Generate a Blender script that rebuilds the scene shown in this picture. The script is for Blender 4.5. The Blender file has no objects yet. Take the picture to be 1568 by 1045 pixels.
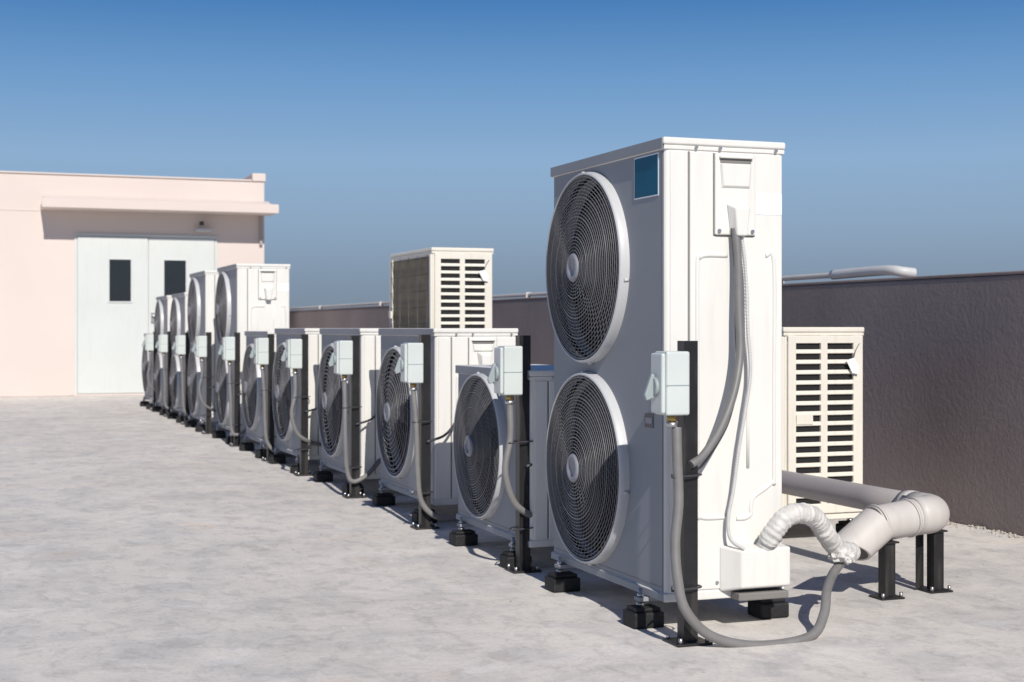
import bpy, bmesh, math, random
from mathutils import Vector, Matrix
random.seed(7)
S = bpy.context.scene
F = 2250.0
TH = math.atan2(834.0, F)
CX, CY = 0.4514, 4.34
ct, st = math.cos(TH), math.sin(TH)

# ---------------------------------------------------------------- materials
def newmat(name, col, rough=0.5, metal=0.0, var=0.06, scale=6.0, bump=0.0, bscale=80.0, dirt=None, spec=0.5):
    m = bpy.data.materials.new(name); m.use_nodes = True
    nt = m.node_tree; N = nt.nodes; L = nt.links
    b = N['Principled BSDF']
    b.inputs['Roughness'].default_value = rough
    b.inputs['Metallic'].default_value = metal
    b.inputs['Specular IOR Level'].default_value = spec
    tc = N.new('ShaderNodeTexCoord')
    no = N.new('ShaderNodeTexNoise'); no.inputs['Scale'].default_value = scale
    no.inputs['Detail'].default_value = 6
    L.new(tc.outputs['Object'], no.inputs['Vector'])
    r = N.new('ShaderNodeValToRGB')
    r.color_ramp.elements[0].position = 0.3; r.color_ramp.elements[1].position = 0.7
    c = Vector(col)
    r.color_ramp.elements[0].color = (*(c*(1-var)), 1)
    r.color_ramp.elements[1].color = (*[min(1, x) for x in c*(1+var*0.6)], 1)
    L.new(no.outputs['Fac'], r.inputs['Fac'])
    out = r.outputs['Color']
    if dirt:
        mp = N.new('ShaderNodeMapping'); mp.inputs['Scale'].default_value = (14, 14, 1.6)
        L.new(tc.outputs['Object'], mp.inputs['Vector'])
        n2 = N.new('ShaderNodeTexNoise'); n2.inputs['Scale'].default_value = 2.2; n2.inputs['Detail'].default_value = 8
        L.new(mp.outputs['Vector'], n2.inputs['Vector'])
        r2 = N.new('ShaderNodeValToRGB')
        r2.color_ramp.elements[0].position = 0.52; r2.color_ramp.elements[0].color = (0, 0, 0, 1)
        r2.color_ramp.elements[1].position = 0.8; r2.color_ramp.elements[1].color = (dirt, dirt, dirt, 1)
        L.new(n2.outputs['Fac'], r2.inputs['Fac'])
        mx = N.new('ShaderNodeMixRGB'); mx.inputs['Color2'].default_value = (0.36, 0.32, 0.27, 1)
        L.new(r2.outputs['Color'], mx.inputs['Fac']); L.new(out, mx.inputs['Color1'])
        out = mx.outputs['Color']
    L.new(out, b.inputs['Base Color'])
    if bump:
        n3 = N.new('ShaderNodeTexNoise'); n3.inputs['Scale'].default_value = bscale; n3.inputs['Detail'].default_value = 5
        L.new(tc.outputs['Object'], n3.inputs['Vector'])
        bp = N.new('ShaderNodeBump'); bp.inputs['Strength'].default_value = bump; bp.inputs['Distance'].default_value = 0.01
        L.new(n3.outputs['Fac'], bp.inputs['Height']); L.new(bp.outputs['Normal'], b.inputs['Normal'])
    return m

M = {}
M['white'] = newmat('white_painted_steel', (0.735, 0.725, 0.695), 0.5, var=0.03, scale=3, dirt=0.16, spec=0.3, bump=0.02, bscale=9)
M['front'] = newmat('white_panel_shade_tone', (0.29, 0.305, 0.335), 0.6, var=0.05, scale=3, dirt=0.08, spec=0.2)  # white cabinet paint darkened: shade of the front faces put into the colour
M['cream'] = newmat('cream_painted_steel', (0.74, 0.705, 0.63), 0.5, var=0.05, scale=4, dirt=0.2)
M['rim'] = newmat('fan_rim_plastic', (0.53, 0.54, 0.555), 0.4, var=0.03)
M['wire'] = newmat('grille_wire', (0.15, 0.15, 0.165), 0.4, var=0.1)
M['hub'] = newmat('hub_plastic', (0.24, 0.25, 0.29), 0.45)
M['blade'] = newmat('fan_blade_plastic', (0.018, 0.018, 0.022), 0.45)
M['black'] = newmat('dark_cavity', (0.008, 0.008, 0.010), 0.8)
M['rubber'] = newmat('black_rubber', (0.012, 0.012, 0.014), 0.7, var=0.3, scale=30, bump=0.3)
M['blacksteel'] = newmat('black_painted_steel', (0.014, 0.014, 0.016), 0.4, var=0.3, scale=20, dirt=0.15)
M['conduit'] = newmat('grey_conduit', (0.19, 0.185, 0.185), 0.5, var=0.12, scale=20)
M['whitetube'] = newmat('white_corrugated_tube', (0.55, 0.55, 0.555), 0.5)
M['tape'] = newmat('white_wrap_tape', (0.62, 0.61, 0.59), 0.6, var=0.18, scale=25, bump=0.9, bscale=35)
M['pvc'] = newmat('pvc_pipe', (0.56, 0.53, 0.505), 0.5, var=0.06, scale=8, dirt=0.2)
M['pvcdark'] = newmat('pvc_pipe_grey', (0.36, 0.335, 0.335), 0.5, var=0.06, scale=8, dirt=0.2)
M['box'] = newmat('isolator_plastic', (0.58, 0.63, 0.62), 0.4, var=0.05)
M['knob'] = newmat('isolator_knob', (0.32, 0.37, 0.38), 0.4)
M['brass'] = newmat('brass_gland', (0.42, 0.30, 0.12), 0.35, metal=0.9)
M['zinc'] = newmat('zinc_bolt', (0.55, 0.55, 0.55), 0.35, metal=0.9)
M['teal'] = newmat('teal_label', (0.008, 0.11, 0.19), 0.5, var=0.1, spec=0.1)
M['blue'] = newmat('blue_label', (0.03, 0.22, 0.55), 0.3)
M['label'] = newmat('white_label', (0.84, 0.86, 0.90), 0.3, var=0.02)
M['dark'] = newmat('dark_label', (0.05, 0.05, 0.06), 0.4)
M['recess'] = newmat('recess_shade_tone', (0.20, 0.19, 0.18), 0.7)  # shade of handle cups and panel gaps put into a dark colour
M['bldg'] = newmat('cream_render_wall', (0.66, 0.58, 0.54), 0.85, var=0.04, scale=0.8, bump=0.15, bscale=60)
M['door'] = newmat('painted_door', (0.60, 0.63, 0.62), 0.45, var=0.03, scale=2, dirt=0.1)
M['glass'] = newmat('dark_window', (0.02, 0.025, 0.03), 0.12)
M['parapet'] = newmat('taupe_parapet_render', (0.275, 0.23, 0.225), 0.85, var=0.18, scale=1.1, bump=0.25, bscale=50, dirt=0.2, spec=0.2)
M['gravel'] = newmat('gravel', (0.45, 0.42, 0.38), 0.9, var=0.4, scale=40)

def coilmat():
    m = newmat('coil_fins', (0.16, 0.13, 0.08), 0.5, metal=0.3, var=0.3, scale=9)
    nt = m.node_tree; N = nt.nodes; L = nt.links
    tc = N.new('ShaderNodeTexCoord'); w = N.new('ShaderNodeTexWave'); w.bands_direction = 'Y'
    w.inputs['Scale'].default_value = 60
    L.new(tc.outputs['Object'], w.inputs['Vector'])
    bp = N.new('ShaderNodeBump'); bp.inputs['Strength'].default_value = 0.6; bp.inputs['Distance'].default_value = 0.004
    L.new(w.outputs['Fac'], bp.inputs['Height']); L.new(bp.outputs['Normal'], N['Principled BSDF'].inputs['Normal'])
    return m
M['coil'] = coilmat()

def groundmat():
    m = bpy.data.materials.new('rooftop_coating'); m.use_nodes = True
    nt = m.node_tree; N = nt.nodes; L = nt.links
    b = N['Principled BSDF']; b.inputs['Roughness'].default_value = 0.85; b.inputs['Specular IOR Level'].default_value = 0.15
    tc = N.new('ShaderNodeTexCoord')
    def noise(sc, det, mapsc=None, rough=0.55, dist=0.0):
        n = N.new('ShaderNodeTexNoise'); n.inputs['Scale'].default_value = sc; n.inputs['Detail'].default_value = det
        n.inputs['Roughness'].default_value = rough; n.inputs['Distortion'].default_value = dist
        if mapsc:
            mp = N.new('ShaderNodeMapping'); mp.inputs['Scale'].default_value = mapsc; mp.inputs['Location'].default_value = (3.1, 7.7, 0)
            L.new(tc.outputs['Object'], mp.inputs['Vector']); L.new(mp.outputs['Vector'], n.inputs['Vector'])
        else: L.new(tc.outputs['Object'], n.inputs['Vector'])
        return n
    def ramp(src, p0, c0, p1, c1):
        r = N.new('ShaderNodeValToRGB')
        r.color_ramp.elements[0].position = p0; r.color_ramp.elements[0].color = (*c0, 1)
        r.color_ramp.elements[1].position = p1; r.color_ramp.elements[1].color = (*c1, 1)
        L.new(src, r.inputs['Fac']); return r.outputs['Color']
    def mul(a, bb, fac=1.0, mode='MULTIPLY'):
        x = N.new('ShaderNodeMixRGB'); x.blend_type = mode; x.inputs['Fac'].default_value = fac
        L.new(a, x.inputs['Color1']); L.new(bb, x.inputs['Color2']); return x.outputs['Color']
    base = ramp(noise(0.8, 5).outputs['Fac'], 0.35, (0.655, 0.62, 0.58), 0.66, (0.74, 0.70, 0.655))
    p2 = ramp(noise(4.2, 9, (1.0, 0.75, 1), 0.68, 0.4).outputs['Fac'], 0.40, (0.85, 0.865, 0.89), 0.55, (1, 1, 1))
    base = mul(base, p2)
    p6 = ramp(noise(13, 9, (1.0, 0.6, 1), 0.7, 0.6).outputs['Fac'], 0.40, (0.86, 0.86, 0.87), 0.50, (1, 1, 1))
    base = mul(base, p6)
    p7 = ramp(noise(3.1, 8, (0.8, 1.1, 1), 0.65, 0.3).outputs['Fac'], 0.54, (0, 0, 0), 0.70, (0.065, 0.07, 0.08))
    base = mul(base, p7, 1.0, 'ADD')
    p3 = ramp(noise(75, 4).outputs['Fac'], 0.30, (0.88, 0.88, 0.88), 0.5, (1, 1, 1))
    base = mul(base, p3)
    p4 = ramp(noise(1.9, 5, (1.0, 1.0, 1)).outputs['Fac'], 0.60, (1, 1, 1), 0.74, (0.98, 0.90, 0.83))
    base = mul(base, p4)
    v = N.new('ShaderNodeTexVoronoi'); v.inputs['Scale'].default_value = 5
    L.new(tc.outputs['Object'], v.inputs['Vector'])
    p5 = ramp(v.outputs['Distance'], 0.015, (0.62, 0.58, 0.54), 0.04, (1, 1, 1))
    base = mul(base, p5, 0.8)
    L.new(base, b.inputs['Base Color'])
    n = noise(26, 7); n2 = noise(2.2, 4)
    ad = N.new('ShaderNodeMath'); ad.operation = 'MULTIPLY_ADD'; ad.inputs[1].default_value = 3.0
    L.new(n2.outputs['Fac'], ad.inputs[0]); L.new(n.outputs['Fac'], ad.inputs[2])
    bp = N.new('ShaderNodeBump'); bp.inputs['Strength'].default_value = 0.22; bp.inputs['Distance'].default_value = 0.012
    L.new(ad.outputs[0], bp.inputs['Height']); L.new(bp.outputs['Normal'], b.inputs['Normal'])
    return m
M['ground'] = groundmat()

# ---------------------------------------------------------------- helpers (local frame: x=v, y=u)
def W(u, v, z=0.0):
    return Vector((CX + ct*v - st*u, CY + st*v + ct*u, z))
def root(name, u, v, z=0.0):
    e = bpy.data.objects.new(name, None); S.collection.objects.link(e)
    e.location = W(u, v, z); e.rotation_euler = (0, 0, TH); e.empty_display_size = 0.2
    return e
def link(o, parent):
    S.collection.objects.link(o)
    if parent is not None: o.parent = parent
    return o
def box(name, x0, x1, y0, y1, z0, z1, mat, parent, bev=0.003, seg=2, rot=None):
    bm = bmesh.new()
    bmesh.ops.create_cube(bm, size=1)
    for vv in bm.verts:
        vv.co = Vector(((vv.co.x)*(x1-x0), (vv.co.y)*(y1-y0), (vv.co.z)*(z1-z0)))
    if bev > 0:
        bev = min(bev, 0.45*min(x1-x0, y1-y0, z1-z0))
        bmesh.ops.bevel(bm, geom=bm.edges[:], offset=bev, segments=seg, profile=0.5, affect='EDGES')
    me = bpy.data.meshes.new(name); bm.to_mesh(me); bm.free()
    me.materials.append(M[mat])
    o = bpy.data.objects.new(name, me)
    o.location = ((x0+x1)/2, (y0+y1)/2, (z0+z1)/2)
    if rot: o.rotation_euler = rot
    return link(o, parent)
def catmull(pts, n=10):
    P = [Vector(p) for p in pts]
    P = [P[0]*2-P[1]] + P + [P[-1]*2-P[-2]]
    out = []
    for i in range(1, len(P)-2):
        for k in range(n):
            t = k/n
            p0, p1, p2, p3 = P[i-1], P[i], P[i+1], P[i+2]
            out.append(0.5*((2*p1)+(-p0+p2)*t+(2*p0-5*p1+4*p2-p3)*t*t+(-p0+3*p1-3*p2+p3)*t**3))
    out.append(P[-2]); return out
def tube(name, pts, r, mat, parent, n=10, sides=12, rf=None, cap=True, smooth=True, samples=None):
    P = catmull(pts, n) if samples is None else [Vector(p) for p in samples]
    bm = bmesh.new(); rings = []
    T0 = (P[1]-P[0]).normalized()
    up = Vector((0, 0, 1)) if abs(T0.z) < 0.9 else Vector((1, 0, 0))
    Nn = T0.cross(up).normalized()
    for i, p in enumerate(P):
        T = (P[min(i+1, len(P)-1)]-P[max(i-1, 0)]).normalized()
        Nn = (Nn - T*Nn.dot(T)).normalized(); B = T.cross(Nn)
        rr = r if rf is None else rf(i/(len(P)-1), i)*r
        rings.append([bm.verts.new(p+(Nn*math.cos(a)+B*math.sin(a))*rr) for a in [2*math.pi*k/sides for k in range(sides)]])
    for a, b in zip(rings, rings[1:]):
        for k in range(sides):
            bm.faces.new((a[k], a[(k+1) % sides], b[(k+1) % sides], b[k]))
    if cap:
        bm.faces.new(rings[0][::-1]); bm.faces.new(rings[-1])
    bmesh.ops.recalc_face_normals(bm, faces=bm.faces[:])
    if smooth:
        for f in bm.faces: f.smooth = len(f.verts) == 4
    me = bpy.data.meshes.new(name); bm.to_mesh(me); bm.free(); me.materials.append(M[mat])
    return link(bpy.data.objects.new(name, me), parent)
def prism(name, poly, axis, a0, a1, mat, parent, bev=0.0):
    bm = bmesh.new()
    def mk(p, a):
        if axis == 'x': return (a, p[0], p[1])
        if axis == 'y': return (p[0], a, p[1])
        return (p[0], p[1], a)
    A = [bm.verts.new(mk(p, a0)) for p in poly]; B = [bm.verts.new(mk(p, a1)) for p in poly]
    n = len(poly)
    bm.faces.new(A); bm.faces.new(B[::-1])
    for i in range(n): bm.faces.new((A[i], B[i], B[(i+1) % n], A[(i+1) % n]))
    bmesh.ops.recalc_face_normals(bm, faces=bm.faces[:])
    if bev: bmesh.ops.bevel(bm, geom=bm.edges[:], offset=bev, segments=2, profile=0.5, affect='EDGES')
    me = bpy.data.meshes.new(name); bm.to_mesh(me); bm.free(); me.materials.append(M[mat])
    return link(bpy.data.objects.new(name, me), parent)
def frustum(name, base, top, y0, y1, mat, parent, bev=0.003):
    bm = bmesh.new()
    A = [bm.verts.new((p[0], y0, p[1])) for p in base]; B = [bm.verts.new((p[0], y1, p[1])) for p in top]
    n = len(base)
    bm.faces.new(A); bm.faces.new(B[::-1])
    for i in range(n): bm.faces.new((A[i], B[i], B[(i+1) % n], A[(i+1) % n]))
    bmesh.ops.recalc_face_normals(bm, faces=bm.faces[:])
    bmesh.ops.bevel(bm, geom=bm.edges[:], offset=bev, segments=3, profile=0.5, affect='EDGES')
    me = bpy.data.meshes.new(name); bm.to_mesh(me); bm.free(); me.materials.append(M[mat])
    return link(bpy.data.objects.new(name, me), parent)
def cyl(name, c, axis, r, h, mat, parent, n=24, bev=0.0):
    bm = bmesh.new()
    bmesh.ops.create_cone(bm, cap_ends=True, segments=n, radius1=r, radius2=r, depth=h)
    R = {'x': Matrix.Rotation(math.pi/2, 4, 'Y'), 'y': Matrix.Rotation(math.pi/2, 4, 'X'), 'z': Matrix.Identity(4)}[axis]
    bmesh.ops.transform(bm, matrix=R, verts=bm.verts)
    if bev: bmesh.ops.bevel(bm, geom=[e for e in bm.edges if any(len(f.verts) > 4 for f in e.link_faces)], offset=bev, segments=2, affect='EDGES')
    for f in bm.faces: f.smooth = len(f.verts) == 4
    me = bpy.data.meshes.new(name); bm.to_mesh(me); bm.free(); me.materials.append(M[mat])
    o = bpy.data.objects.new(name, me); o.location = c
    return link(o, parent)

# ---------------------------------------------------------------- fan meshes
_cache = {}
def fan_meshes(r, style):
    key = (round(r, 3), style)
    if key in _cache: return _cache[key]
    def revolve(prof, seg=72):
        bm = bmesh.new(); R = []
        for k in range(seg):
            a = 2*math.pi*k/seg
            R.append([bm.verts.new((x, rr*math.cos(a), rr*math.sin(a))) for x, rr in prof])
        for k in range(seg):
            A, B = R[k], R[(k+1) % seg]
            for j in range(len(prof)-1): bm.faces.new((A[j], A[j+1], B[j+1], B[j]))
        bmesh.ops.recalc_face_normals(bm, faces=bm.faces[:])
        for f in bm.faces: f.smooth = True
        return bm
    bm = revolve([(0.0, r*1.0), (-0.016, r*0.997), (-0.027, r*0.99), (-0.033, r*0.978), (-0.032, r*0.966), (-0.024, r*0.96), (0.03, r*0.935), (0.06, r*0.93)])
    rim = bpy.data.meshes.new('rim'); bm.to_mesh(rim); bm.free(); rim.materials.append(M['rim'])
    bm = bmesh.new()
    R = r*0.963; hub = r*0.13
    def dome(p): return -0.030 - 0.028*(1-(p/R)**2)
    def sweep(P, w, closed=False, sides=4):
        rings = []; n = len(P)
        for i, p in enumerate(P):
            a = P[(i+1) % n] if closed else P[min(i+1, n-1)]
            b = P[(i-1) % n] if closed else P[max(i-1, 0)]
            T = (a-b).normalized(); X = Vector((1, 0, 0)); B = T.cross(X).normalized(); X = B.cross(T)
            rings.append([bm.verts.new(p+(X*math.cos(q)+B*math.sin(q))*w) for q in [math.pi/4+2*math.pi*k/sides for k in range(sides)]])
        rng = range(n) if closed else range(n-1)
        for i in rng:
            A, Bq = rings[i], rings[(i+1) % n]
            for k in range(sides):
                f = bm.faces.new((A[k], A[(k+1) % sides], Bq[(k+1) % sides], Bq[k])); f.smooth = True
    if style == 'dense': nr, nsp, w, sw = 24, 60, 0.0015, 0.9
    else: nr, nsp, w, sw = 13, 24, 0.0022, 0.5
    for i in range(nr):
        p = hub + (R-hub)*(i+0.5)/nr
        seg = 64 if p > R*0.4 else 36
        sweep([Vector((dome(p), p*math.cos(2*math.pi*k/seg), p*math.sin(2*math.pi*k/seg))) for k in range(seg)], w*(1.6 if i % 6 == 5 else 1), True)
    for s in range(nsp):
        a0 = 2*math.pi*s/nsp
        start = hub if s % 2 == 0 else R*0.42
        pts = []
        for k in range(13):
            p = start+(R-start)*k/12
            a = a0 + sw*(p/R)**1.2
            pts.append(Vector((dome(p)+0.002, p*math.cos(a), p*math.sin(a))))
        sweep(pts, w*0.8)
    bmesh.ops.recalc_face_normals(bm, faces=bm.faces[:])
    gr = bpy.data.meshes.new('grille'); bm.to_mesh(gr); bm.free(); gr.materials.append(M['wire'])
    hd = dome(0)
    bm = revolve([(hd+0.006, hub*1.15), (hd-0.004, hub*1.12), (hd-0.008, hub*0.98), (hd-0.008, hub*0.75), (hd-0.004, hub*0.7), (hd-0.004, 0.0005)], 32)
    hb = bpy.data.meshes.new('hub'); bm.to_mesh(hb); bm.free(); hb.materials.append(M['hub'])
    bm = bmesh.new()
    for q in range(3):
        G = []
        for i in range(9):
            p = r*(0.16+0.74*i/8); row = []
            for j in range(9):
                t = j/8
                a = 2*math.pi*q/3 + (t-0.5)*(0.9+0.7*i/8) + 0.5*i/8
                row.append(bm.verts.new((0.035+0.055*t - 0.01*math.sin(t*3.14), p*math.cos(a), p*math.sin(a))))
            G.append(row)
        for i in range(8):
            for j in range(8):
                f = bm.faces.new((G[i][j], G[i+1][j], G[i+1][j+1], G[i][j+1])); f.smooth = True
    bmesh.ops.create_cone(bm, cap_ends=True, segments=24, radius1=r*0.2, radius2=r*0.17, depth=0.09,
                          matrix=Matrix.Translation((0.06, 0, 0)) @ Matrix.Rotation(-math.pi/2, 4, 'Y'))
    bl = bpy.data.meshes.new('blades'); bm.to_mesh(bl); bm.free(); bl.materials.append(M['blade'])
    _cache[key] = (rim, gr, hb, bl)
    return _cache[key]

def body(name, D, Wd, z0, z1, fans, parent, flip, mat):
    bm = bmesh.new(); bmesh.ops.create_cube(bm, size=1)
    for vv in bm.verts: vv.co = Vector(((vv.co.x+0.5)*D, (vv.co.y+0.5)*Wd, z0+(vv.co.z+0.5)*(z1-z0)))
    bmesh.ops.bevel(bm, geom=[e for e in bm.edges if abs((e.verts[0].co-e.verts[1].co).z) > 0.1], offset=0.014, segments=4, profile=0.5, affect='EDGES')
    me = bpy.data.meshes.new(name); bm.to_mesh(me); bm.free()
    o = link(bpy.data.objects.new(name, me), parent)
    cutters = []
    for (fy, fz, fr) in fans:
        b2 = bmesh.new()
        bmesh.ops.create_cone(b2, cap_ends=True, segments=72, radius1=fr*0.94, radius2=fr*0.94, depth=0.30)
        bmesh.ops.transform(b2, matrix=Matrix.Translation((D if flip else 0, fy, fz)) @ Matrix.Rotation(math.pi/2, 4, 'Y'), verts=b2.verts)
        m2 = bpy.data.meshes.new('cut'); b2.to_mesh(m2); b2.free()
        c = link(bpy.data.objects.new('cut', m2), parent)
        md = o.modifiers.new('b', 'BOOLEAN'); md.operation = 'DIFFERENCE'; md.solver = 'EXACT'; md.object = c
        cutters.append(c)
    bpy.context.view_layer.update()
    dg = bpy.context.evaluated_depsgraph_get()
    nm = bpy.data.meshes.new_from_object(o.evaluated_get(dg))
    o.modifiers.clear(); o.data = nm
    for c in cutters: bpy.data.objects.remove(c)
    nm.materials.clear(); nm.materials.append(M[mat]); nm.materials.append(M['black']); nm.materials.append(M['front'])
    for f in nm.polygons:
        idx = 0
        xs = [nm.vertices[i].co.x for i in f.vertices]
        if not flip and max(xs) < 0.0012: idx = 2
        c = f.center; dep = (D-c.x) if flip else c.x
        if 0.004 < dep < 0.2:
            for (fy, fz, fr) in fans:
                if math.hypot(c.y-fy, c.z-fz) < fr*0.97 and 0.02 < c.y < Wd-0.01 and z0+0.01 < c.z < z1-0.01: idx = 1
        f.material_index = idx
    nm.update()
    return o

def ac_unit(u, v, Wd, D, z0, z1, fans, style='dense', side='service', flip=False, detail=True, mat='white', coil=False, name='air_conditioner_outdoor_unit'):
    E = root(name, u, v)
    body('cabinet', D, Wd, z0+0.02, z1-0.022, fans, E, flip, mat)
    box('lid', -0.007, D+0.006, -0.007, Wd+0.006, z1-0.022, z1, mat, E, 0.006, 3)
    box('lid_lip', -0.004, D+0.003, -0.004, Wd+0.003, z1-0.036, z1-0.0235, mat, E, 0.002)
    box('base_pan', -0.004, D+0.003, -0.004, Wd+0.003, z0, z0+0.026, mat, E, 0.004)
    if not flip:
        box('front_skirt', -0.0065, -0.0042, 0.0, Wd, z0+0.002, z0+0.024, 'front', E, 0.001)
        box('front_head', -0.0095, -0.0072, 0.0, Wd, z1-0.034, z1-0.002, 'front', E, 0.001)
        box('panel_seam', -0.0008, 0.001, 0.014, 0.0165, z0+0.03, z1-0.04, 'recess', E, 0)
        box('panel_seam_low', -0.0008, 0.001, 0.017, Wd-0.02, z0+0.040, z0+0.0418, 'recess', E, 0)
    for (fy, fz, fr) in fans:
        for nm, me in zip(('fan_rim', 'fan_grille', 'fan_hub', 'fan_blades'), fan_meshes(fr, style)):
            o = bpy.data.objects.new(nm, me); link(o, E)
            o.location = (D if flip else 0, fy, fz)
            o.rotation_euler = (random.uniform(0, 6.28) if nm == 'fan_blades' else 0, 0, math.pi if flip else 0)
        for a in (0.2, 1.5, 3.3, 4.6):
            xx = D+0.010 if flip else -0.010
            cyl('rim_clip', (xx, fy+fr*0.995*math.cos(a), fz+fr*0.995*math.sin(a)), 'x', 0.006, 0.016, 'rim', E, 12)
    for fy in (0.10, Wd-0.14):
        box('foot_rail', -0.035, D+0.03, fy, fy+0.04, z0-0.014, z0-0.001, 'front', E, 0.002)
        for fx in (-0.065, D-0.035):
            box('rubber_block', fx, fx+0.10, fy-0.03, fy+0.06, 0.001, z0-0.042, 'rubber', E, 0.006)
            box('rubber_block_top', fx+0.008, fx+0.092, fy-0.02, fy+0.05, z0-0.0418, z0-0.030, 'rubber', E, 0.004)
        for fx in (-0.022, D+0.015):
            cyl('foot_bolt', (fx, fy+0.02, z0-0.005), 'z', 0.006, 0.06, 'zinc', E, 10)
            cyl('foot_nut', (fx, fy+0.02, z0+0.004), 'z', 0.011, 0.01, 'zinc', E, 6)
            cyl('foot_nut', (fx, fy+0.02, z0-0.024), 'z', 0.013, 0.01, 'zinc', E, 6)
    if side == 'service':
        k = D/0.40
        box('side_panel', 0.0815*k, D-0.006, -0.0045, 0.01, z0+0.03, z1-0.04, mat, E, 0.0035, 3)
        box('corner_trim', 0.016, 0.075*k, -0.0035, 0.01, z0+0.03, z1-0.04, mat, E, 0.003, 3)
        box('seam_shadow_gap', 0.0755*k, 0.081*k, -0.0008, 0.005, z0+0.03, z1-0.04, 'recess', E, 0)
        y = -0.0045
        zs = (z1-z0)/1.376; zs = max(zs, 0.62)
        ph = 0.225*zs+0.02
        px0, px1, pz1, pz0 = 0.160*k, 0.296*k, z1-0.042, z1-0.042-ph
        box('terminal_cover_gap', px0-0.003, px1+0.003, y-0.0008, y+0.001, pz0-0.003, pz1, 'recess', E, 0)
        box('terminal_cover', px0, px1, y-0.011, y, pz0, pz1, mat, E, 0.005, 3)
        box('handle_cup', px0+0.016, px1-0.016, y-0.0125, y-0.0105, pz1-0.030, pz1-0.014, 'recess', E, 0.0008)
        box('handle_lip', px0+0.012, px1-0.012, y-0.022, y-0.011, pz1-0.016, pz1-0.010, mat, E, 0.002)
        frustum('handle_pocket', [(px0+0.014, pz1-0.03), (px1-0.014, pz1-0.03), (px1-0.02, pz1-0.105*zs), (px0+0.02, pz1-0.105*zs)],
                [(px0+0.02, pz1-0.034), (px1-0.02, pz1-0.034), (px1-0.026, pz1-0.098*zs), (px0+0.026, pz1-0.098*zs)], y-0.0108, y-0.018, mat, E, 0.002)
        if detail:
            cx = (px0+px1)/2+0.004
            frustum('cable_gland_cover', [(cx-0.036, pz0+0.095), (cx+0.036, pz0+0.095), (cx+0.022, pz0-0.004), (cx-0.022, pz0-0.004)],
                    [(cx-0.022, pz0+0.080), (cx+0.026, pz0+0.080), (cx+0.018, pz0-0.004), (cx-0.016, pz0-0.004)], y-0.0108, y-0.046, mat, E, 0.005)
            for sx, sz in ((px0+0.012, pz0+0.012), (px1-0.012, pz0+0.012)):
                cyl('screw', (sx, y-0.013, sz), 'y', 0.006, 0.005, 'zinc', E, 10)
            for sx, sz in ((0.10*k, z1-0.028), (D-0.03, z1-0.028), (px0+0.02, z1-0.028)):
                cyl('screw', (sx, -0.009, sz), 'y', 0.005, 0.006, 'zinc', E, 10)
            for sx, sz in ((px0+0.01, z0+0.05), (D-0.02, z0+0.045), (D-0.02, z0+0.075)):
                cyl('screw', (sx, -0.007, sz), 'y', 0.005, 0.006, 'zinc', E, 10)
            a0, a1 = 0.105*k, 0.205*k
            zt, zb = z1-0.36*zs, z0+0.27*zs
            R_ = 0.007
            yr = y+0.001
            tube('pressed_rib', [(a1, yr, zt+.012), (a0+.03, yr, zt+.012), (a0+.008, yr, zt+.004), (a0, yr, zt-.02), (a0, yr, (zt+zb)/2), (a0, yr, zb+.01), (a0+.008, yr, zb-.018), (a0+.03, yr, zb-.026), (a1, yr, zb-.026)], R_, mat, E, 6, 10)
            b0, b1 = 0.285*k, 0.365*k
            tube('pressed_rib', [(b1-.03, yr, zt+.015), (b1, yr, zt-.01), (b1, yr, (zt+zb)/2), (b1, yr, zb+.09), (b1-.004, yr, zb+.075), (b1-.03, yr, zb+.055), (b0+.01, yr, zb+.03), (b0, yr, zb), (b0, yr, zb-.02), (b0-.02, yr, zb-.032), (b0-.05, yr, zb-.032)], R_, mat, E, 6, 10)
            tube('pressed_rib', [(b0-.01, yr, zt+.02), (b0-.01, yr, zb+0.12)], 0.006, mat, E, 5, 8)
        box('spec_label', 0.303*k, 0.392*k, y-0.0012, y+0.001, z1-0.222*zs, z1-0.158*zs, 'label', E, 0)
        c0, c1 = 0.198*k, D-0.012
        zt_, zb_ = z0+0.160*zs, z0+0.022
        frustum('valve_cover', [(c0-0.02, zt_), (c1, zt_), (c1, zb_), (c0-0.02, zb_)],
                [(c0+0.025, zt_-0.012), (c1, zt_-0.006), (c1, zb_+0.016), (c0+0.025, zb_+0.016)], y, y-0.06, mat, E, 0.006)
        box('valve_cover_foot', c0+0.02, c1, y-0.05, y+0.03, z0-0.002, zb_-0.001, 'recess', E, 0.004)
    elif side == 'louver':
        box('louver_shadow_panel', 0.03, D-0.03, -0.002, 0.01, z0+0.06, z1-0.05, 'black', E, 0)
        cols = [(0.012, 0.05), (0.168*D/0.38, 0.20*D/0.38), (D-0.055, D-0.008)]
        for a, b in cols: box('louver_post', a, b, -0.014, 0.002, z0+0.03, z1-0.036, mat, E, 0.003)
        n = int((z1-z0-0.12)/0.043)
        for i in range(n+1):
            zc = z0+0.06+(z1-z0-0.12)*i/n
            box('louver_slat', 0.04, D-0.045, -0.0125, 0.0, zc-0.009, zc+0.009, mat, E, 0.003, rot=(math.radians(-14), 0, 0))
        box('louver_head', 0.012, D-0.008, -0.0135, 0.002, z1-0.062, z1-0.037, mat, E, 0.003)
        box('louver_foot', 0.012, D-0.008, -0.0135, 0.002, z0+0.028, z0+0.066, mat, E, 0.003)
        zc = (z0+z1)/2+0.02
        box('handle_plate', 0.05, 0.13, -0.017, -0.012, zc-0.022, zc+0.022, mat, E, 0.003)
        prism('paper_tag', [(D-0.10, z1-0.14), (D-0.06, z1-0.13), (D-0.035, z1-0.17), (D-0.04, z1-0.20), (D-0.07, z1-0.195)], 'y', -0.028, -0.026, 'label', E)
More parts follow.
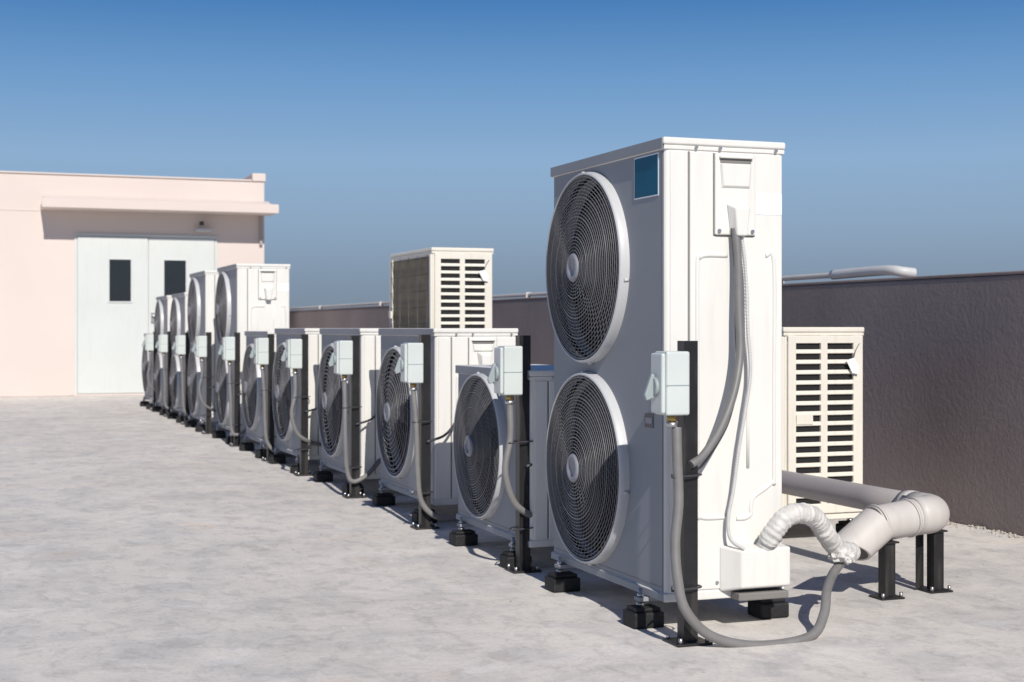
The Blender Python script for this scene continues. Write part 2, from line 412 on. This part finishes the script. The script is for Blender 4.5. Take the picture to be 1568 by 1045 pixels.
        tube('tag_string', [(D-0.06, -0.024, z1-0.13), (D-0.05, -0.022, z1-0.10), (D-0.03, -0.02, z1-0.07)], 0.0015, 'dark', E, 5, 6)
    if coil:
        xx = 0.0
        box('coil', xx-0.004, xx+0.01, 0.06, Wd-0.05, z0+0.04, z1-0.05, 'coil', E, 0)
        for i in range(13):
            zc = z0+0.06+(z1-z0-0.12)*i/12
            tube('coil_guard_wire', [(xx-0.012, 0.03, zc), (xx-0.012, Wd-0.03, zc)], 0.0018, 'dark', E, 1, 6)
        for i in range(5):
            yc = 0.06+(Wd-0.12)*i/4
            tube('coil_guard_upright', [(xx-0.014, yc, z0+0.04), (xx-0.014, yc, z1-0.04)], 0.0018, 'dark', E, 1, 6)
        box('coil_end_post', xx-0.012, xx+0.002, Wd-0.06, Wd+0.001, z0+0.03, z1-0.04, mat, E, 0.003)
        box('coil_corner_post', xx-0.012, xx+0.002, 0.0, 0.03, z0+0.03, z1-0.04, mat, E, 0.003)
        box('coil_handle', xx-0.03, xx-0.012, Wd-0.09, Wd-0.04, z1-0.42, z1-0.37, mat, E, 0.005)
    return E

TALL = lambda Wd, z0, z1: [(Wd*0.635, z1-0.366*(z1-z0)/1.376, 0.317*(z1-z0)/1.376), (Wd*0.635, z0+0.349*(z1-z0)/1.376, 0.317*(z1-z0)/1.376)]
u1 = ac_unit(0, 0, 0.885, 0.40, 0.09, 1.466, TALL(0.885, 0.09, 1.466))
box('brand_label', -0.0025, 0.001, 0.045, 0.205, 1.30, 1.42, 'teal', u1, 0)
box('small_plate', -0.0015, 0.001, 0.075, 0.135, 0.600, 0.642, 'dark', u1, 0)
box('small_plate_mark', -0.0025, -0.0010, 0.083, 0.127, 0.612, 0.630, 'hub', u1, 0)
box('label_border', -0.0012, 0.001, 0.040, 0.210, 1.296, 1.424, 'label', u1, 0)
U2 = ac_unit(1.15, 0.017, 0.86, 0.36, 0.09, 0.745, [(0.86*0.62, 0.427, 0.293)])
box('energy_label', -0.0015, 0.001, 0.06, 0.13, 0.60, 0.66, 'blue', U2, 0)
box('energy_label', -0.0015, 0.001, 0.05, 0.12, 0.26, 0.34, 'label', U2, 0)
box('energy_label_band', -0.0025, 0.001, 0.055, 0.115, 0.265, 0.285, 'blue', U2, 0)
ac_unit(2.50, 0.07, 0.95, 0.40, 0.09, 0.90, [(0.95*0.63, 0.485, 0.325)], style='open')
ac_unit(3.75, 0.046, 0.95, 0.40, 0.09, 0.90, [(0.95*0.63, 0.485, 0.325)], style='open')
ac_unit(5.0, 0.019, 0.93, 0.40, 0.09, 0.90, [(0.93*0.63, 0.485, 0.32)], style='open')
ac_unit(6.15, 0.011, 0.88, 0.38, 0.09, 0.88, [(0.88*0.63, 0.475, 0.31)], style='open', detail=False)
for uu, vv, zt in ((7.45, 0.019, 1.40), (8.9, -0.005, 1.40), (10.2, 0.0, 1.24), (11.5, 0.0, 1.24)):
    ac_unit(uu, vv, 0.9, 0.41, 0.09, zt, TALL(0.9, 0.09, zt), style='open', detail=(uu < 8))
ac_unit(12.7, 0.0, 0.88, 0.38, 0.09, 0.84, [(0.88*0.63, 0.46, 0.30)], style='open', detail=False)
ac_unit(1.46, 1.275, 0.9, 0.385, 0.09, 0.905, [(0.9*0.45, 0.49, 0.32)], style='open', side='louver', flip=True, mat='cream', coil=True)
ac_unit(4.41, 0.65, 0.9, 0.38, 0.09, 1.38, [(0.4, 1.03, 0.30), (0.4, 0.42, 0.30)], style='open', side='louver', flip=True, mat='cream', coil=True)

# ---------------------------------------------------------------- isolator posts
posts = [(-0.147, 0.0), (1.18, 0.0), (2.43, 0.0), (3.71, 0.0), (4.96, 0.0), (6.02, 0.0), (7.35, 0.0), (8.75, 0), (10.05, 0), (11.35, 0), (12.55, 0)]
for i, (pu, pv) in enumerate(posts):
    E = root('isolator_switch_post', pu, pv)
    h = 0.866 + random.uniform(-0.008, 0.008)
    prism('steel_angle', [(-0.022, -0.02), (0.022, -0.02), (0.022, -0.014), (-0.016, -0.014), (-0.016, 0.022), (-0.022, 0.022)], 'z', 0.008, h, 'blacksteel', E)
    box('base_plate', -0.055, 0.055, -0.05, 0.05, 0.001, 0.008, 'blacksteel', E, 0.002)
    for a in (-0.042, 0.042):
        for b in (-0.038, 0.04):
            cyl('anchor_bolt', (a, b, 0.015), 'z', 0.006, 0.016, 'zinc', E, 6)
    box('isolator_box', -0.096, -0.023, -0.060, 0.02, 0.655, 0.835, 'box', E, 0.006, 3)
    box('isolator_lid', -0.110, -0.0965, -0.057, 0.017, 0.66, 0.83, 'box', E, 0.006, 3)
    cyl('isolator_dial', (-0.115, -0.016, 0.735), 'x', 0.028, 0.012, 'knob', E, 24, 0.002)
    prism('isolator_handle', [(-0.115, 0.770), (-0.124, 0.772), (-0.146, 0.712), (-0.140, 0.696), (-0.115, 0.705)], 'y', -0.024, -0.010, 'knob', E, 0.003)
    box('isolator_seam', -0.0955, -0.026, -0.0612, -0.0585, 0.738, 0.741, 'knob', E, 0.0005)
    cyl('cable_gland', (-0.060, -0.02, 0.645), 'z', 0.015, 0.02, 'brass', E, 12, 0.002)
    cyl('cable_gland_nut', (-0.060, -0.02, 0.628), 'z', 0.018, 0.012, 'zinc', E, 6)
    for zz in (0.48, 0.16):
        tube('cable_tie', [(-0.072, -0.045, zz), (0.025, -0.03, zz+0.003), (0.03, 0.03, zz), (-0.03, 0.03, zz), (-0.072, -0.045, zz)], 0.003, 'dark', E, 6, 6)
    if i > 0:
        w = random.uniform(-0.015, 0.015)
        kind = i % 3
        if kind == 1:
            pts = [(-0.060, -0.02, 0.63), (-0.062, -0.03, 0.50), (-0.085, -0.04, 0.38), (-0.055, -0.04, 0.27), (0.0, -0.03, 0.22), (0.08, 0.02, 0.19), (0.2, 0.06, 0.17), (0.28, 0.07, 0.17)]
        elif kind == 2:
            pts = [(-0.060, -0.02, 0.63), (-0.05, -0.035, 0.45), (-0.045, -0.04, 0.25), (-0.03, -0.045, 0.13), (0.03, -0.05, 0.06), (0.13, -0.03, 0.04), (0.25, 0.03, 0.05), (0.33, 0.07, 0.09)]
        else:
            pts = [(-0.060, -0.02, 0.63), (-0.06, -0.03, 0.50), (-0.05+w, -0.045, 0.32), (-0.05, -0.04, 0.15), (-0.02, -0.045, 0.09), (0.06, -0.03, 0.12), (0.16, 0.05, 0.2), (0.2, 0.08, 0.25)]
        tube('conduit', pts, 0.0125, 'conduit', E, 14, 12)
        tube('supply_cable', [(0.22, 0.11, 0.60 if i > 1 else 0.5), (0.18, 0.06, 0.5), (0.1, 0.0, 0.42), (0.0, -0.03, 0.39)], 0.006, 'dark', E, 8, 8)

# ---------------------------------------------------------------- cables of the near unit
Z = root('conduits_and_refrigerant_line', 0, 0)
def px(x, y, u):     # survey point in the plane y=u of the row frame
    r = (x-784)/F
    v = (r*(CY+ct*u)-(CX-st*u))/(ct-st*r)
    Y = CY+ct*u+st*v
    return (v, u, 0.9-(y-503)*Y/F)
tube('power_conduit', [px(1126, 350, -0.03), px(1130, 400, -0.04), px(1131, 470, -0.05), px(1133, 540, -0.07), px(1124, 600, -0.10), px(1104, 655, -0.13), px(1078, 696, -0.16), px(1058, 712, -0.175)], 0.0120, 'conduit', Z, 14, 12)
tube('power_cable', [px(1121, 350, -0.025), px(1127, 430, -0.025), px(1127, 500, -0.03), px(1129, 580, -0.03), px(1117, 640, -0.06), px(1098, 680, -0.09), px(1072, 716, -0.14), px(1056, 716, -0.165)], 0.0045, 'dark', Z, 12, 8)
tube('control_tube', [px(1134, 350, -0.03), px(1142, 420, -0.03), px(1145, 500, -0.035), px(1149, 570, -0.04), px(1141, 630, -0.04), px(1131, 690, -0.035), px(1123, 750, -0.03), px(1115, 795, -0.03), px(1119, 826, -0.04), px(1140, 842, -0.06)], 0.0055, 'whitetube', Z, 44, 8,
     rf=lambda t, i: 1.0+0.22*math.sin(i*2.2))
tube('conduit_loop', [px(1036, 655, -0.17), px(1037, 700, -0.18), px(1039, 770, -0.19), px(1034, 830, -0.20), px(1038, 890, -0.22), px(1050, 935, -0.23), px(1085, 972, -0.235), px(1140, 988, -0.24), px(1200, 986, -0.24), px(1245, 972, -0.23), px(1262, 940, -0.19), px(1266, 905, -0.12), px(1275, 880, -0.02), px(1288, 862, 0.06)], 0.0145, 'conduit', Z, 16, 14)
tube('wrapped_refrigerant_line', [px(1166, 846, -0.03), px(1180, 822, -0.06), px(1203, 793, -0.07), px(1226, 786, -0.06), px(1248, 794, -0.03), px(1266, 820, 0.0), px(1284, 842, 0.05), px(1305, 846, 0.12)], 0.029, 'tape', Z, 22, 16,
     rf=lambda t, i: (1.0+0.10*((i % 7)/7.0)+0.04*math.sin(i*1.3))*(0.8 if t < 0.1 else 1))
def rag(nm, c, s, seed, mat='tape'):
    rnd = random.Random(seed)
    bm = bmesh.new(); bmesh.ops.create_icosphere(bm, subdivisions=3, radius=1)
    ph = [rnd.uniform(0, 6) for _ in range(6)]
    for vv in bm.verts:
        p = vv.co
        d = 1+0.22*math.sin(7*p.x+ph[0])*math.sin(6*p.z+ph[1])+0.16*math.sin(13*p.y+ph[2]+4*p.x)+0.1*math.sin(19*p.z+ph[3]+5*p.y)
        vv.co = Vector((p.x*s[0], p.y*s[1], p.z*s[2]))*d
    me = bpy.data.meshes.new(nm); bm.to_mesh(me); bm.free(); me.materials.append(M[mat])
    o = bpy.data.objects.new(nm, me); o.location = c; return link(o, Z)
rag('torn_tape', px(1284, 848, 0.02), (0.030, 0.03, 0.026), 3)
rag('torn_tape_end', px(1298, 852, 0.03), (0.020, 0.02, 0.022), 5)

# ---------------------------------------------------------------- PVC duct
P = root('pvc_pipe_run', 0, 0)
pz = 0.275
tube('long_pipe', [(1.18, 0.42, pz), (1.18, 9.0, pz)], 0.047, 'pvcdark', P, 30, 24)
arc = []
cxx, cyy, rr = 1.10, 0.36, 0.08
for k in range(13):
    a = math.radians(0-90*k/12)
    arc.append((cxx+rr*math.cos(a), cyy+rr*math.sin(a), pz-0.01))
tube('elbow', None, 0.064, 'pvc', P, samples=[(1.18, 0.44, pz-0.01)]+arc+[(1.07, 0.28, pz-0.012)], sides=28)
tube('elbow_collar', [(1.18, 0.42, pz-0.005), (1.18, 0.47, pz-0.005)], 0.060, 'pvc', P, 2, 28)
tube('return_leg', [(1.085, 0.28, pz-0.012), (0.90, 0.262, pz-0.03)], 0.061, 'pvc', P, 8, 28)
tube('leg_collar', [(1.05, 0.277, pz-0.015), (1.042, 0.276, pz-0.016)], 0.0665, 'pvc', P, 1, 28)
tube('leg_collar', [(0.915, 0.263, pz-0.028), (0.907, 0.262, pz-0.029)], 0.0665, 'pvc', P, 1, 28)
def mouth():
    bm = bmesh.new(); n = 40
    c0 = Vector((0.915, 0.262, pz-0.03)); ax = Vector((-0.80, -0.12, -0.50)).normalized()
    side = ax.cross(Vector((0, 0, 1))).normalized(); upv = side.cross(ax)
    cut = Vector((-0.45, -0.35, -0.85)).normalized()
    cc = c0+ax*0.15
    rings = []
    for rad in (0.065, 0.058):
        A = []; B = []
        for k in range(n):
            a = 2*math.pi*k/n; off = (side*math.cos(a)+upv*math.sin(a))*rad
            s = (cc-(c0+off)).dot(cut)/ax.dot(cut)
            A.append(bm.verts.new(c0+off)); B.append(bm.verts.new(c0+off+ax*max(s, 0.03)))
        rings.append((A, B))
    (A, B), (C, Dd) = rings
    for k in range(n):
        j = (k+1) % n
        f = bm.faces.new((A[k], A[j], B[j], B[k])); f.smooth = True
        bm.faces.new((B[k], B[j], Dd[j], Dd[k]))
        f = bm.faces.new((Dd[k], Dd[j], C[j], C[k])); f.smooth = True
    bm.faces.new(C)
    bmesh.ops.recalc_face_normals(bm, faces=bm.faces[:])
    for e in bm.edges:
        if len(e.link_faces) == 2 and e.calc_face_angle(0) > 0.7: e.smooth = False
    me = bpy.data.meshes.new('mouth'); bm.to_mesh(me); bm.free(); me.materials.append(M['pvc'])
    link(bpy.data.objects.new('open_mouth', me), P)
mouth()
for (sx, sy, top) in ((0.945, 0.25, pz-0.09), (1.175, 0.30, pz-0.07)):
    prism('support_leg', [(sx-0.02, sy-0.02), (sx+0.02, sy-0.02), (sx+0.02, sy-0.014), (sx-0.014, sy-0.014), (sx-0.014, sy+0.02), (sx-0.02, sy+0.02)], 'z', 0.008, top, 'blacksteel', P)
    if sx > 1: box('support_leg_back', sx-0.055, sx-0.025, sy+0.03, sy+0.036, 0.008, top, 'blacksteel', P, 0.001)
    box('support_plate', sx-0.045, sx+0.045, sy-0.04, sy+0.04, 0.001, 0.007, 'blacksteel', P, 0.002)
    box('saddle', sx-0.03, sx+0.03, sy-0.03, sy+0.04, top, top+0.006, 'blacksteel', P, 0.002)
    for a in (-0.035, 0.035): cyl('anchor_bolt', (sx+a, sy-0.03, 0.014), 'z', 0.006, 0.016, 'zinc', P, 6)
for sy in (2.2, 4.2, 6.2, 8.2):
    box('support_leg', 1.16, 1.20, sy, sy+0.04, 0.002, pz-0.048, 'blacksteel', P, 0.002)

# ---------------------------------------------------------------- parapet and pipe on it
PW = root('parapet_wall', 0, 2.35)
box('wall_body', 0, 0.18, -7, 24, 0.0, 1.135, 'parapet', PW, 0.01)
box('coping', -0.004, 0.184, -7, 24, 1.136, 1.150, 'parapet', PW, 0.005)
PP = root('parapet_conduit_pipe', 0, 2.35)
tube('thin_pipe', [(0.06, 2.6, 1.185), (0.06, 6, 1.176), (0.07, 12, 1.182), (0.06, 20, 1.18)], 0.015, 'pvc', PP, 14, 12)
tube('insulated_end', [(0.06, 2.86, 1.186), (0.06, 2.62, 1.190), (0.06, 2.42, 1.192), (0.07, 2.33, 1.19), (0.10, 2.29, 1.182), (0.16, 2.28, 1.176)], 0.026, 'whitetube', PP, 8, 14)
for sy in (3.4, 5.4, 7.4, 9.4, 12, 15, 18): box('pipe_clip', 0.035, 0.085, sy, sy+0.02, 1.150, 1.198, 'pvc', PP, 0.003)

bm = bmesh.new()
for i in range(900):
    s = random.uniform(0.003, 0.010)
    yy = random.uniform(-2.5, 6); xx = -abs(random.gauss(0, 0.045))-0.01
    mt = Matrix.Translation((xx, yy, s*0.5)) @ Matrix.Rotation(random.uniform(0, 6), 4, Vector((random.random(), random.random(), 1)).normalized()) @ Matrix.Diagonal((s, s*random.uniform(.6, 1), s*.7, 1))
    bmesh.ops.create_icosphere(bm, subdivisions=1, radius=1, matrix=mt)
for i in range(160):      # stray grit over the roof
    s = random.uniform(0.0015, 0.004)
    xx = random.uniform(-5.5, -0.3); yy = random.uniform(-2.5, 7)
    mt = Matrix.Translation((xx, yy, s*0.5)) @ Matrix.Rotation(random.uniform(0, 6), 4, 'Z') @ Matrix.Diagonal((s*random.uniform(1, 2), s, s*.7, 1))
    bmesh.ops.create_icosphere(bm, subdivisions=1, radius=1, matrix=mt)
me = bpy.data.meshes.new('gravel'); bm.to_mesh(me); bm.free(); me.materials.append(M['gravel'])
g = bpy.data.objects.new('gravel', me); S.collection.objects.link(g); g.location = W(0, 2.35); g.rotation_euler = (0, 0, TH)

# ---------------------------------------------------------------- building
B = root('rooftop_building', 16.4, 0)
box('front_wall', -9, 1.935, 0, 6, 0, 2.93, 'bldg', B, 0.01)
box('wall_seam', -9, -1.04, -0.006, 0.002, 2.445, 2.465, 'bldg', B, 0.002)
box('parapet_cap', -9, 1.76, -0.02, 0.2, 2.932, 2.955, 'bldg', B, 0.008)
box('corner_upstand', 1.762, 1.95, -0.025, 6, 2.932, 3.045, 'bldg', B, 0.012)
box('door_canopy', -1.03, 2.03, -0.5, -0.002, 2.46, 2.53, 'bldg', B, 0.01)
prism('canopy_fall', [(-0.46, 2.532), (-0.003, 2.532), (-0.003, 2.66)], 'x', -1.0, 1.99, 'bldg', B)
box('canopy_lip', -1.035, 2.035, -0.515, -0.475, 2.458, 2.58, 'bldg', B, 0.008)
box('door_frame_head', -0.60, 1.28, -0.022, -0.002, 2.125, 2.165, 'door', B, 0.004)
box('door_frame_left', -0.60, -0.565, -0.022, -0.002, 0.02, 2.123, 'door', B, 0.004)
box('door_frame_right', 1.245, 1.28, -0.022, -0.002, 0.02, 2.123, 'door', B, 0.004)
box('door_leaf_left', -0.56, 0.352, -0.040, -0.003, 0.03, 2.12, 'door', B, 0.004)
box('door_leaf_right', 0.360, 1.24, -0.028, -0.003, 0.03, 2.12, 'door', B, 0.004)
for a, b in ((-0.153, 0.126), (0.566, 0.854)):
    yf = -0.041 if a < 0 else -0.029
    for nm, (x0, x1, z0, z1) in (('l', (a-0.02, a, 1.24, 1.84)), ('r', (b, b+0.02, 1.24, 1.84)), ('t', (a, b, 1.82, 1.84)), ('b', (a, b, 1.24, 1.26))):
        box('window_bead_'+nm, x0, x1, yf-0.010, yf, z0, z1, 'door', B, 0.002)
    box('window_glass', a, b, yf-0.003, yf, 1.26, 1.82, 'glass', B, 0)
box('threshold', -0.62, 1.30, -0.08, -0.001, 0.001, 0.025, 'bldg', B, 0.004)
tube('door_handle', [(0.41, -0.05, 1.07), (0.41, -0.09, 1.07), (0.47, -0.09, 1.07), (0.53, -0.085, 1.065)], 0.011, 'zinc', B, 5, 8)
box('handle_plate', 0.39, 0.435, -0.055, -0.029, 0.98, 1.12, 'zinc', B, 0.003)
box('door_lamp', 0.98, 1.19, -0.16, -0.002, 2.215, 2.26, 'rim', B, 0.01)
cyl('door_camera', (1.06, -0.08, 2.33), 'z', 0.03, 0.05, 'dark', B, 16)
box('drain_pipe', 1.86, 1.90, -0.05, -0.002, 2.05, 2.44, 'pvcdark', B, 0.005)

# ---------------------------------------------------------------- ground
bm = bmesh.new(); bmesh.ops.create_grid(bm, x_segments=2, y_segments=2, size=600)
me = bpy.data.meshes.new('rooftop_ground'); bm.to_mesh(me); bm.free(); me.materials.append(M['ground'])
g = bpy.data.objects.new('rooftop_ground', me); S.collection.objects.link(g); g.location = (0, 0, 0); g.rotation_euler = (0, 0, TH)

# ---------------------------------------------------------------- light
EL = math.radians(37)
az = math.radians(5.5)                       # sun grazes the unit fronts by a few degrees
tr = Vector((-st*math.cos(az)+ct*math.sin(az), ct*math.cos(az)+st*math.sin(az)))
hx, hy = -tr.x, -tr.y
sd = Vector((hx*math.cos(EL), hy*math.cos(EL), math.sin(EL)))
sl = bpy.data.lights.new('sun', 'SUN'); sl.energy = 4.4; sl.angle = math.radians(0.5); sl.color = (1.0, 0.945, 0.865)
so = bpy.data.objects.new('sun', sl); S.collection.objects.link(so)
so.rotation_euler = sd.to_track_quat('Z', 'Y').to_euler()
STR = 0.05
w = bpy.data.worlds.new('World'); S.world = w; w.use_nodes = True
nt = w.node_tree; bg = nt.nodes['Background']; N = nt.nodes; L = nt.links
sk = N.new('ShaderNodeTexSky'); sk.sky_type = 'NISHITA'; sk.sun_disc = False
sk.sun_elevation = EL; sk.sun_rotation = math.atan2(hx, hy)
sk.air_density = 1.0; sk.dust_density = 0.3; sk.ozone_density = 2.5; sk.altitude = 0
# blends physical sky towards horizon haze; dark blue overhead is set to cut fill light
tc = N.new('ShaderNodeTexCoord'); sp = N.new('ShaderNodeSeparateXYZ'); L.new(tc.outputs['Generated'], sp.inputs[0])
hz = N.new('ShaderNodeValToRGB'); cr = hz.color_ramp
def lin(c): return tuple(((x/255)/12.92 if x/255 <= 0.04045 else ((x/255+0.055)/1.055)**2.4) for x in c)
stops = [(0.0, (118, 134, 151)), (0.028, (127, 146, 167)), (0.07, (141, 166, 193)), (0.112, (142, 175, 209)), (0.164, (112, 157, 204)), (0.222, (68, 124, 184)), (0.35, (44, 92, 156)), (0.8, (26, 60, 118))]
cr.elements[0].position = stops[0][0]; cr.elements[0].color = (*lin(stops[0][1]), 1)
cr.elements[1].position = stops[-1][0]; cr.elements[1].color = (*lin(stops[-1][1]), 1)
for p, c in stops[1:-1]:
    e = cr.elements.new(p); e.color = (*lin(c), 1)
L.new(sp.outputs['Z'], hz.inputs['Fac'])
sc = N.new('ShaderNodeVectorMath'); sc.operation = 'SCALE'; sc.inputs['Scale'].default_value = 1/STR
L.new(hz.outputs['Color'], sc.inputs[0])
mr = N.new('ShaderNodeMapRange'); mr.inputs['From Min'].default_value = 0.26; mr.inputs['From Max'].default_value = 0.6
mr.inputs['To Min'].default_value = 0.97; mr.inputs['To Max'].default_value = 0.6
L.new(sp.outputs['Z'], mr.inputs['Value'])
mx = N.new('ShaderNodeMixRGB'); L.new(mr.outputs['Result'], mx.inputs['Fac'])
L.new(sk.outputs['Color'], mx.inputs['Color1']); L.new(sc.outputs['Vector'], mx.inputs['Color2'])
L.new(mx.outputs['Color'], bg.inputs['Color']); bg.inputs['Strength'].default_value = STR

# ---------------------------------------------------------------- camera
cd = bpy.data.cameras.new('camera'); co = bpy.data.objects.new('camera', cd); S.collection.objects.link(co)
co.location = (0, 0, 0.9); co.rotation_euler = (math.radians(90), 0, 0)
cd.sensor_width = 36; cd.lens = 36*F/1568; cd.shift_y = -19.5/1568
cd.clip_end = 2000; cd.clip_start = 0.05
cd.dof.use_dof = True; cd.dof.focus_distance = 4.7; cd.dof.aperture_fstop = 6.3
S.camera = co
S.view_settings.view_transform = 'Standard'; S.view_settings.look = 'None'; S.view_settings.exposure = 0
